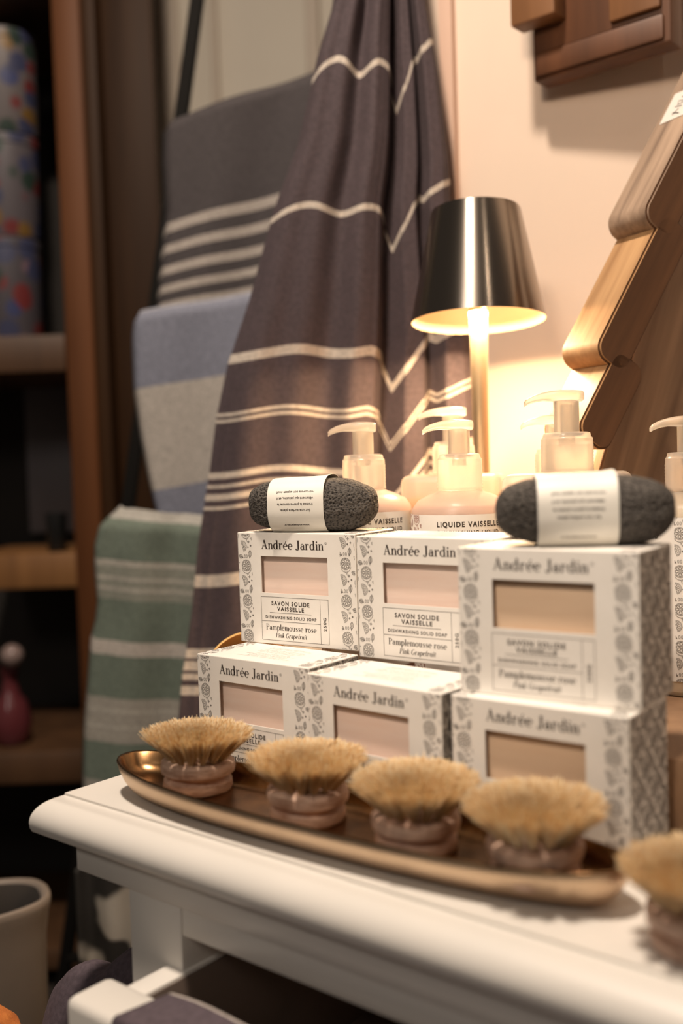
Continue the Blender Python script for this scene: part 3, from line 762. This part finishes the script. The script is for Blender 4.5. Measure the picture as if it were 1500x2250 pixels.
def big(ti, sj):
    z = Z1 + (Z0 - Z1) * ti
    xl, xr = interp(tl, z), interp(trr, z)
    x = xl + (xr - xl) * sj
    pk = interp([(.1, 1), (.8, .55)], z)
    y = 1.155 + .007 * math.sin(sj * 17 + .6 + z * 1.5) * (1 - sm((sj - .5) / .1)) * (.6 + .4 * sm((z - .1) / .5)) + .004 * math.sin(sj * 31 + z * 4) * (1 - sm((sj - .5) / .1))
    y += interp([(0, .012), (.05, .002), (.56, 0), (.60, .004), (.635, .040), (.67, .030), (.73, .010), (.80, .012), (.825, .036), (.85, .026), (.89, .0), (.96, .004), (1, .016)], sj)
    off = interp(offp, sj) + .0035 * math.sin(sj * 13 + 1.2) * (1 - sm((sj - .5) / .1)) + .007 * math.sin(sj * 15.5 + 2.4) * (1 - sm((sj - .5) / .1)) * sm((z - .35) / .3)
    yb = y - .012 * sm((.1 - z) / .4)
    return (x, yb, z), (z + off + .10) / .90
S_ = .0055
sv = [(.668, .004), (.513, .0045), (.358, .0045), (.2935, .0022), (.2855, .0022), (.224, .003), (.213, .003), (.201, .003), (.188, .003), (.106, .007), (.023, .004), (.009, .004), (-.003, .003), (-.019, .006)]
vt = .90
cream = (.62, .54, .46)
bands = [((z - h_ + .10) / vt, (z + h_ + .10) / vt) for z, h_ in sv]
tw1 = cloth('hammam_towel', 320, 220, big, stripe_mat('plum_cloth', 0, 1, (.074, .052, .058), cream, bands))
tag(tw1, 'large plum grey towel with thin cream stripes hanging in folds behind the table lamp', 'towel')

def patch(name, L_, R_, y0, v_y, m, wav=.006, nr=90, nc=60, wf=9, ph=0, ycurl=.03, fold=None):
    """hanging cloth between a left and a right outline (both lists of (x,z) from top to bottom)"""
    def along(pts, t):
        n_ = len(pts) - 1; k = min(int(t * n_), n_ - 1); f = t * n_ - k
        p0, p1 = pts[k], pts[k + 1]; return (p0[0] + (p1[0] - p0[0]) * f, p0[1] + (p1[1] - p0[1]) * f)
    def fn(ti, sj):
        a, b = along(L_, ti), along(R_, ti)
        x = a[0] + (b[0] - a[0]) * sj; z = a[1] + (b[1] - a[1]) * sj
        y = y0 + wav * math.sin(sj * wf + ph + ti * 1.3) + ycurl * (1 - sm(sj / .06)) + .02 * (1 - sm(ti / .04))
        return (x, y, z), ti
    return cloth(name, nr, nc, fn, m, .004)
def resample(z_pairs, n_=24):
    """x as a function of z, resampled evenly top to bottom"""
    zs = [p[1] for p in z_pairs]; z0, z1 = max(zs), min(zs)
    srt = sorted((p[1], p[0]) for p in z_pairs)
    return [(interp(srt, z0 + (z1 - z0) * i / n_), z0 + (z1 - z0) * i / n_) for i in range(n_ + 1)]
beige = (.42, .37, .33)
cl, cr = resample([(-.24, .734), (-.244, .677), (-.243, .6), (-.252, .542), (-.261, .467), (-.27, .38)]), resample([(.001, .804), (-.015, .734), (-.031, .625), (-.047, .555), (-.062, .49), (-.09, .40)])
zt, zb = .734, .38
bz = [(.585, .572), (.553, .541), (.523, .511), (.495, .485), (.471, .462), (.44, .43)]
cb = [((zt - a) / (zt - zb), (zt - b) / (zt - zb)) for a, b in bz]
t2 = patch('folded_towel', cl, cr, 1.50, 0, stripe_mat('charcoal_cloth', 0, 1, (.062, .052, .054), beige, cb, 700), ph=1)
tag(t2, 'charcoal towel with several beige stripes at its hem, topmost over the ladder', 'towel', None)
blu, wht = (.215, .225, .285), (.45, .41, .37)
zt, zb = .453, .10
L2 = resample([(-.281, .453), (-.287, .418), (-.287, .342), (-.28, .279), (-.27, .215), (-.262, .177), (-.25, .10)]); R2 = resample([(-.085, .479), (-.093, .424), (-.102, .362), (-.11, .299), (-.119, .235), (-.127, .201), (-.13, .12)])
t3 = patch('folded_towel', L2, R2, 1.44, 0, stripe_mat('blue_white_cloth', 0, 1, blu, wht, [(0, .012, (.36, .36, .40)), ((zt - .345) / (zt - zb), (zt - .203) / (zt - zb))], 700), ph=2.5, wav=.004)
tag(t3, 'pale blue towel with a wide white band, second down over the ladder', 'towel')
grn, gb = (.155, .190, .152), (.36, .335, .29)
L3 = [(-.301, .182), (-.318, .170), (-.330, .150), (-.334, .128), (-.335, .103), (-.334, .075), (-.333, .042), (-.340, .02), (-.346, .0), (-.349, -.03), (-.355, -.08), (-.360, -.12), (-.364, -.172), (-.366, -.25), (-.367, -.34), (-.368, -.43)]
L3 = resample(L3); R3 = resample([(-.163, .165), (-.164, .14), (-.166, .086), (-.169, .022), (-.17, -.024), (-.173, -.104), (-.177, -.203), (-.183, -.365), (-.185, -.44)])
zt, zb = .182, -.43
def gz(z): return (zt - z) / (zt - zb)
gbands = [(0, gz(.168), (.42, .40, .36)), (gz(.119), gz(.111), (.44, .41, .36)), (gz(.111), gz(.098), (.27, .275, .23)), (gz(.098), gz(.093), (.44, .41, .36)), (gz(.093), gz(.082), (.27, .275, .23)), (gz(.082), gz(.078), (.44, .41, .36)), (gz(.078), gz(.066), (.27, .275, .23)),
          (gz(.012), gz(-.008), (.52, .47, .42)), (gz(-.066), gz(-.080), gb), (gz(-.080), gz(-.084), (.44, .41, .36)), (gz(-.084), gz(-.102), gb), (gz(-.102), gz(-.106), (.44, .41, .36)), (gz(-.106), gz(-.125), gb), (gz(-.178), gz(-.215), gb)]
fb = []
for b in gbands: fb.append(b)
def merge_bands(m_name):
    m = stripe_mat(m_name, 0, 1, grn, gb, [], 700)
    r = [n_ for n_ in m.node_tree.nodes if n_.type == 'VALTORGB' and n_.color_ramp.interpolation == 'CONSTANT'][0]
    st = []
    for i, b in enumerate(fb):
        st.append((b[0], b[2]))
        if i == len(fb) - 1 or fb[i + 1][0] > b[1] + 1e-4: st.append((b[1], grn))
    cr_ = r.color_ramp; cr_.elements[0].position = 0; cr_.elements[0].color = (*st[0][1], 1)
    for p_, c_ in st[1:]:
        e_ = cr_.elements.new(min(p_, 1)); e_.color = (*c_, 1)
    return m
t4 = patch('folded_towel', L3, R3, 1.36, 0, merge_bands('green_cloth'), ph=.4, wav=.007, wf=11, nr=160)
tag(t4, 'sage green towel with beige striped bands, lowest over the ladder', 'towel')

# ladder rack behind the towels
ld = empty('ladder_rack', (-.42, 1.56, -.74), 0, 'leaning black ladder rack that holds the hanging towels', 'ladder')
ld_loc = ld.location.copy()
M_blk = mat('black_metal', (.008, .007, .006), .8, Specular_IOR_Level=.15)
def rel(o, root, loc): o.parent = root; o.matrix_parent_inverse = Matrix.Translation(-loc); return o
def beam(name, p0, p1, hw, m, bev=.002):
    p0, p1 = Vector(p0), Vector(p1); d = p1 - p0; q = d.to_track_quat('Z', 'Y').to_matrix().to_4x4()
    return box(name, (-hw, hw, -hw, hw, 0, d.length), m, bev=bev, M=Matrix.Translation(p0) @ q)
rel(beam('ladder_rail', (-.488, 1.56, -.74), (-.105, 1.56, 1.40), .0095, M_blk), ld, ld_loc)
rel(beam('ladder_rail', (.02, 1.60, -.74), (.09, 1.56, 1.40), .0095, M_blk), ld, ld_loc)
for z in (.76, .455, .163, -.2, -.5):
    xl_ = -.488 + (z + .74) / 2.14 * .383
    rel(beam('rung', (xl_, 1.555, z - .02), (.05, 1.58, z + .012), .007, M_blk), ld, ld_loc)

# ------------------------------------------------------------------ dark wooden shelving at the left
M_shw = wood('brown_shelf_wood', (.026, .011, .004), (.050, .022, .008), scale=14); P(M_shw).inputs['Specular IOR Level'].default_value = .15
M_edge = wood('orange_brown_edge', (.085, .030, .010), (.15, .055, .019), scale=14); P(M_edge).inputs['Specular IOR Level'].default_value = .2
sf = empty('shelving_unit', (-.46, 2.0, -.74), 0, 'tall dark brown wooden shelving unit at the left picture edge', 'shelf')
sf_l = sf.location.copy()
rel(box('front_post', (-.492, -.440, 1.88, 1.91, -.74, 1.5), M_edge, bev=.006), sf, sf_l)
rel(box('side_panel', (-.4399, -.415, 1.885, 2.27, -.74, 1.5), M_shw, bev=.004), sf, sf_l)
sp_ = box('side_board', (-.4149, -.320, 1.93, 1.96, -.74, 1.5), M_shw, bev=.004); rel(sp_, sf, sf_l)
M_board = wood('shelf_board', (.06, .028, .012), (.11, .052, .022), rot=(0, 1.57, 0), scale=14)
for z0, z1 in ((.415, .482), (-.345, -.285), (1.085, 1.14), (-.70, -.66)):
    rel(box('shelf', (-1.3, -.4925, 1.88, 2.26, z0, z1), M_board, bev=.004), sf, sf_l)
rel(box('back_panel', (-1.3, -.45, 2.262, 2.272, -.74, 1.5), mat('black_brown', (.022, .018, .015), .8), bev=0), sf, sf_l)
def fmat(name, seed, bg=(.34, .30, .30)):
    m = mat(name, bg, .45); t = coords(m, (1, 1, 1)); v = nd(m, 'ShaderNodeTexVoronoi', i_Scale=24.0 + seed); lk(m, t, v.inputs['Vector'])
    r1 = ramp(m, [(0, (0, 0, 0)), (.42, (0, 0, 0)), (.60, (1, 1, 1))]); lk(m, v.outputs['Distance'], r1.inputs[0])
    hs = nd(m, 'ShaderNodeSeparateColor'); lk(m, v.outputs['Color'], hs.inputs[0])
    r2 = ramp(m, [(0, (.17, .03, .03)), (.2, (.05, .055, .11)), (.4, (.20, .11, .03)), (.55, (.03, .05, .04)), (.7, (.05, .06, .15)), (.85, (.22, .13, .16))], 'CONSTANT'); lk(m, hs.outputs[0], r2.inputs[0])
    mx = nd(m, 'ShaderNodeMixRGB'); lk(m, r1.outputs[0], mx.inputs[0]); lk(m, r2.outputs[0], mx.inputs[1]); mx.inputs[2].default_value = (*bg, 1)
    lk(m, mx.outputs[0], P(m).inputs['Base Color']); return m
fl_l = ['floral printed canister, topmost of the stack at the upper left picture edge', 'floral printed canister in the middle of the stack at the upper left edge', 'floral printed canister, lowest of the stack on the upper shelf board']
zz = .4821
for i in range(3):
    H3 = .19
    k = 2 - i
    o = lathe('floral_canister', [(0, 0), (.058, 0), (.060, .004), (.060, H3 - .02), (.062, H3 - .018), (.062, H3 - .003), (.058, H3), (0, H3)], [fmat('floral_print', i * 2.0, [(.14, .12, .12), (.11, .095, .105), (.08, .07, .08)][2 - i])], None, 40)
    o.location = (-.62 + .004 * i, 1.98, zz + i * (H3 + .0005)); o.rotation_euler = (0, 0, i * 1.3)
    tag(o, fl_l[k], 'canister', 'floral canisters at the left')
cup = lathe('dark_cup', [(0, 0), (.016, 0), (.018, .003), (.021, .075), (.0195, .075), (.0165, .005), (0, .004)], mat('black_ceramic', (.012, .012, .012), .4), None, 32)
cup.location = (-.556, 2.0, .0775); tag(cup, 'small black cup on the short inner board of the shelving', 'cup')
ib = box('inner_board', (-.72, -.4405, 1.96, 2.2, .010, .077), wood('inner_board_wood', (.20, .09, .03), (.32, .15, .05), rot=(0, 1.57, 0)), bev=.004); rel(ib, sf, sf_l)
gp = box('grey_panel', (-.68, -.52, 2.235, 2.26, .1, .415), noise_mat('grey_mirror', (.16, .15, .16), (.20, .18, .19), 5, .5), bev=.002); rel(gp, sf, sf_l)
vs_ = lathe('glass_vase', [(0, 0), (.026, 0), (.034, .01), (.038, .045), (.03, .08), (.017, .098), (.013, .125), (.019, .145), (.016, .145), (.010, .124), (0, .12)], mat('rose_glass', (.13, .03, .035), .2, 0), None, 40)
vs_.location = (-.645, 1.95, -.2848); tag(vs_, 'dusky rose glass vase on the lower shelf at the left edge', 'vase')
bb = lathe('glass_ornament', [(0, -.022), (.010, -.0195), (.019, -.011), (.022, 0), (.019, .011), (.010, .0195), (0, .022)], mat('pale_glass', (.30, .22, .20), .15), None, 32)
bb.location = (-.632, 1.93, -.112); tag(bb, 'pale round glass ornament on top of the rose glass vase', 'ornament')

# bin, cloths and pots at the lower left
M_bin = noise_mat('taupe_bin', (.17, .145, .125), (.19, .16, .14), 10, .5)
N = 72; V = []; Fc = []
pf = [(.80, -.64, 0), (.90, -.63, 0), (.975, -.20, 0), (1.0, -.175, 0), (1.02, -.165, 0), (1.02, -.158, 0), (.99, -.155, 0), (.94, -.16, 0), (.90, -.20, 0), (.8, -.62, 0)]
for k_, z, _ in pf:
    for k in range(N):
        th = 2 * math.pi * k / N; ct, st = math.cos(th), math.sin(th)
        V.append((math.copysign(abs(ct) ** .7, ct) * .135 * k_, math.copysign(abs(st) ** .7, st) * .056 * k_, z + .63))
for i in range(len(pf) - 1):
    for k in range(N): k2 = (k + 1) % N; Fc.append((i * N + k, i * N + k2, (i + 1) * N + k2, (i + 1) * N + k))
Fc.append(tuple(range(N))[::-1]); Fc.append(tuple((len(pf) - 1) * N + k for k in range(N)))
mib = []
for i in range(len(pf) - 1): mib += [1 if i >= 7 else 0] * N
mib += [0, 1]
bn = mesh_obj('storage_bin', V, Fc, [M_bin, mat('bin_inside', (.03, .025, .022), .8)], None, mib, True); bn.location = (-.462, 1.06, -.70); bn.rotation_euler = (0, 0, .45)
tag(bn, 'taupe oval bin with a rolled rim on the floor at the lower left', 'bin')
bs_ = box('bin_stand', (-.60, -.30, .97, 1.15, -.739, -.7005), M_blk, bev=.002); tag(bs_, 'low black plinth under the taupe bin', 'plinth')
M_plum = stripe_mat('plum_plain_cloth', 0, 1, (.10, .075, .09), cream, [], 900)
M_plumhem = stripe_mat('plum_hem_cloth', 0, 1, (.10, .075, .09), (.5, .44, .40), [(0, .03)], 900)
def heap(ti, sj):
    a = -.088 + .025 * ti + (.163 - .025 * ti) * sj; b = .11 - .15 * ti
    rdg = interp([(0, -.180), (.24, -.164), (.48, -.152), (.60, -.138), (.7, -.128), (1, -.125)], sj)
    z = rdg - .05 * (1 - sm(ti / .45)) - .16 * sm((ti - .50) / .5) - .03 * (1 - sm(sj / .08)) * ti + .004 * math.sin(sj * 19 + ti * 7) + .003 * math.sin(ti * 13 + sj * 5)
    return tuple(tw(a, b, z)), ti
hp = cloth('draped_cloth', 70, 60, heap, M_plum, .003); tag(hp, 'crumpled plum cloth heaped left of the open drawer, below the tabletop corner', 'cloth')
st_ = box('cloth_stool', (-.02, .078, -.035, .10, -.739, -.37), M_blk, bev=.004, M=MT); tag(st_, 'dark low stool under the crumpled plum cloth', 'stool')
def dcl(ti, sj):
    a = .166 + .40 * sj
    # lies over the drawer front, hem along the rear edge
    b = -.0465 - .07 * ti
    fall = sm((ti - .52) / .45)
    z = dz + .0075 + .0012 * math.sin(sj * 22) - .10 * fall * fall
    if ti > .5: b = -.0465 - .07 * .5 - .012 * (ti - .5)
    edge = interp([(0, .0), (.06, .001), (.5, .003), (1, .003)], sj)
    return tuple(tw(a - .012 * ti * (1 - sj), b, z + edge - .004)), ti
dc = cloth('drawer_cloth', 60, 90, dcl, M_plumhem, .003); tag(dc, 'plum cloth with a pale hem laid over the open drawer front', 'cloth')
# patterned textile and pale basket seen under the table
M_bw = noise_mat('black_white_print', (.03, .026, .022), (.50, .45, .38), 14, .7, lo=.47, hi=.53, detail=1)
def pr(ti, sj):
    return (-.345 + .125 * sj, 1.25 + .012 * math.sin(sj * 12), -.26 - .16 * ti + .02 * math.sin(sj * 5)), ti
pc = cloth('patterned_cloth', 30, 40, pr, M_bw, .004); tag(pc, 'black and white patterned cloth hanging low behind the table leg', 'cloth')
pbx = beam('pale_roll', (-.30, 1.12, -.415), (-.19, 1.20, -.345), .016, noise_mat('pale_paper', (.42, .38, .33), (.47, .42, .37), 9, .7), .010); tag(pbx, 'pale paper roll lying under the table behind the leg', 'roll')
ow = lathe('orange_ball', [(0, -.03), (.014, -.026), (.026, -.014), (.030, 0), (.026, .014), (.014, .026), (0, .03)], noise_mat('orange_wool', (.34, .10, .02), (.50, .18, .04), 60, .9, bs=1, bd=.004), None, 28)
ow.location = (-.298, .80, -.2200); tag(ow, 'fuzzy orange wool ball at the lower left picture corner', 'ball of wool')
bk = lathe('cream_basket', [(0, 0), (.06, 0), (.065, .01), (.068, .068), (.064, .072), (.060, .07), (.056, .012), (0, .01)], noise_mat('cream_straw', (.40, .34, .26), (.50, .43, .34), 60, .8, stretch=(1, 1, 5), bs=.6), None, 40)
bk.location = (-.328, .80, -.3205); tag(bk, 'cream basket under the orange wool in the lower left corner', 'basket')
bst = box('basket_stand', (-.40, -.262, .74, .88, -.739, -.3210), M_blk, bev=.003); tag(bst, 'dark stand under the cream basket', 'stand')

# ------------------------------------------------------------------ chopping boards at the right
M_cb1 = wood('greyed_wood', (.15, .10, .07), (.46, .33, .235), rot=(0, .48, 0), scale=60)
M_cb2 = wood('honey_wood', (.30, .155, .065), (.58, .35, .17), rot=(0, .48, 0), scale=50)
M_cb3 = wood('mango_wood', (.15, .085, .05), (.46, .30, .19), rot=(0, .3, 0), scale=34)
M_dkface = wood('dark_board_face', (.06, .024, .009), (.16, .070, .028), rot=(0, .5, 0), scale=34)  # darker brown grain for the front and back faces of narrow boards
def slab(name, corner, L, W_, th, m, lean, yaw, rad=.018, label='', group='thick wooden chopping boards'):
    """board outline in its own x (width) / z (length) plane with rounded corners, lower-left corner at 'corner'"""
    pts = []
    for cx, cz, a0 in ((rad, rad, 180), (W_ - rad, rad, 270), (W_ - rad, L - rad, 0), (rad, L - rad, 90)):
        for k in range(9): a = math.radians(a0 + k * 90 / 8); pts.append((cx + rad * math.cos(a), cz + rad * math.sin(a)))
    bm = bmesh.new(); fv = [bm.verts.new((x, 0, z)) for x, z in pts]; f = bm.faces.new(fv)
    r = bmesh.ops.extrude_face_region(bm, geom=[f]); 
    for v in r['geom']:
        if isinstance(v, bmesh.types.BMVert): v.co.y += th
    bmesh.ops.recalc_face_normals(bm, faces=bm.faces)
    es = [e for e in bm.edges if len(e.link_faces) == 2 and abs(e.link_faces[0].normal.dot(e.link_faces[1].normal)) < .2]
    bmesh.ops.bevel(bm, geom=es, offset=.002, segments=2, affect='EDGES')
    bm.normal_update()
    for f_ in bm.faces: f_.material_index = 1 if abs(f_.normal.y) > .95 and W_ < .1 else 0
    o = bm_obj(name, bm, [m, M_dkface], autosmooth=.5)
    o.matrix_world = Matrix.Translation(corner) @ Matrix.Rotation(yaw, 4, 'Z') @ Matrix.Rotation(lean, 4, 'Y')
    if label: tag(o, label, 'chopping board', group)
    return o
LEAN = math.radians(33); BYAW = .45
def onp(x, z, back=0): return (x - math.sin(BYAW) * back, .900 + (x - .268) * math.tan(BYAW) + math.cos(BYAW) * back, z)
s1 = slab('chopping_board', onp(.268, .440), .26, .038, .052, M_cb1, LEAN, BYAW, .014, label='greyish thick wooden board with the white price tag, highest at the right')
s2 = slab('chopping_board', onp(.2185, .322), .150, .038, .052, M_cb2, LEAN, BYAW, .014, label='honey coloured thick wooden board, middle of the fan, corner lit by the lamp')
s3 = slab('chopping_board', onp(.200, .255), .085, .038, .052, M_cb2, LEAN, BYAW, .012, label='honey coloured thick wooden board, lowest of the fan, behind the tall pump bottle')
s4 = slab('chopping_board', onp(.203, .0515, .0525), .52, .13, .014, M_cb3, math.radians(21), BYAW, .03, label='large flat mango wood board behind the thick fanned boards at the right edge')
# price tag on the topmost board's edge face
bm = bmesh.new(); box_bm(bm, -.0006, 0, .010, .044, .116, .152, 0)
M_tagp = mat('tag_paper', (.66, .62, .57), .5)
tg = bm_obj('price_tag', bm, M_tagp, s1); tg['label'] = 'small white price sticker with handwriting'
hw = Ink(); q = random.Random(2)
hw.rib([(0, .000, .0012), (.004, .010, .0012), (.001, .009, .0010), (.007, .004, .0012)]); hw.rib([(.009, .001, .0012), (.011, .011, .0012), (.014, .002, .0012)])
hw.rib([(.013, .008, .001), (.018, .010, .001), (.016, .003, .001), (.021, .001, .0012), (.022, .008, .001)]); hw.rib([(.004, -.004, .0009), (.012, -.003, .0009), (.020, -.005, .0009)])
V = [Vector((-.0008, .022 + y, .121 + x)) for x, y in hw.v]
mesh_obj('handwriting', V, hw.f, M_ink, tg)

# ------------------------------------------------------------------ wooden wall block at the top right
M_blkw = wood('red_brown_wood', (.055, .020, .007), (.14, .052, .019), rot=(0, 0, 0), scale=18)
M_blkl = wood('light_brown_wood', (.13, .055, .020), (.25, .115, .046), rot=(0, 0, 0), scale=18)
wb = empty('wall_block', (.27, 1.03, .8), 0, 'dark wooden block frame hanging on the wall at the top right', 'wall rack')
wb_l = wb.location.copy()
def wrect(nm, s0, s1_, d0, d1, z0, z1, m, bev=.003):
    M_ = Matrix.Translation((.219, 1.134, 0)) @ Matrix.Rotation(-.72, 4, 'Z')
    o = box(nm, (s0, s1_, d0, d1, z0, z1), m, bev=bev, M=M_); return rel(o, wb, wb_l)
wrect('back_board', .004, .158, .0, .030, .6377, 1.06, M_blkw)
wrect('left_block', -.008, .045, -.026, .0005, .692, 1.06, M_blkl)
wrect('right_block', .096, .150, -.007, .0005, .672, 1.06, M_blkl)
wrect('lower_block', .008, .152, -.004, .0005, .641, .666, M_blkw)
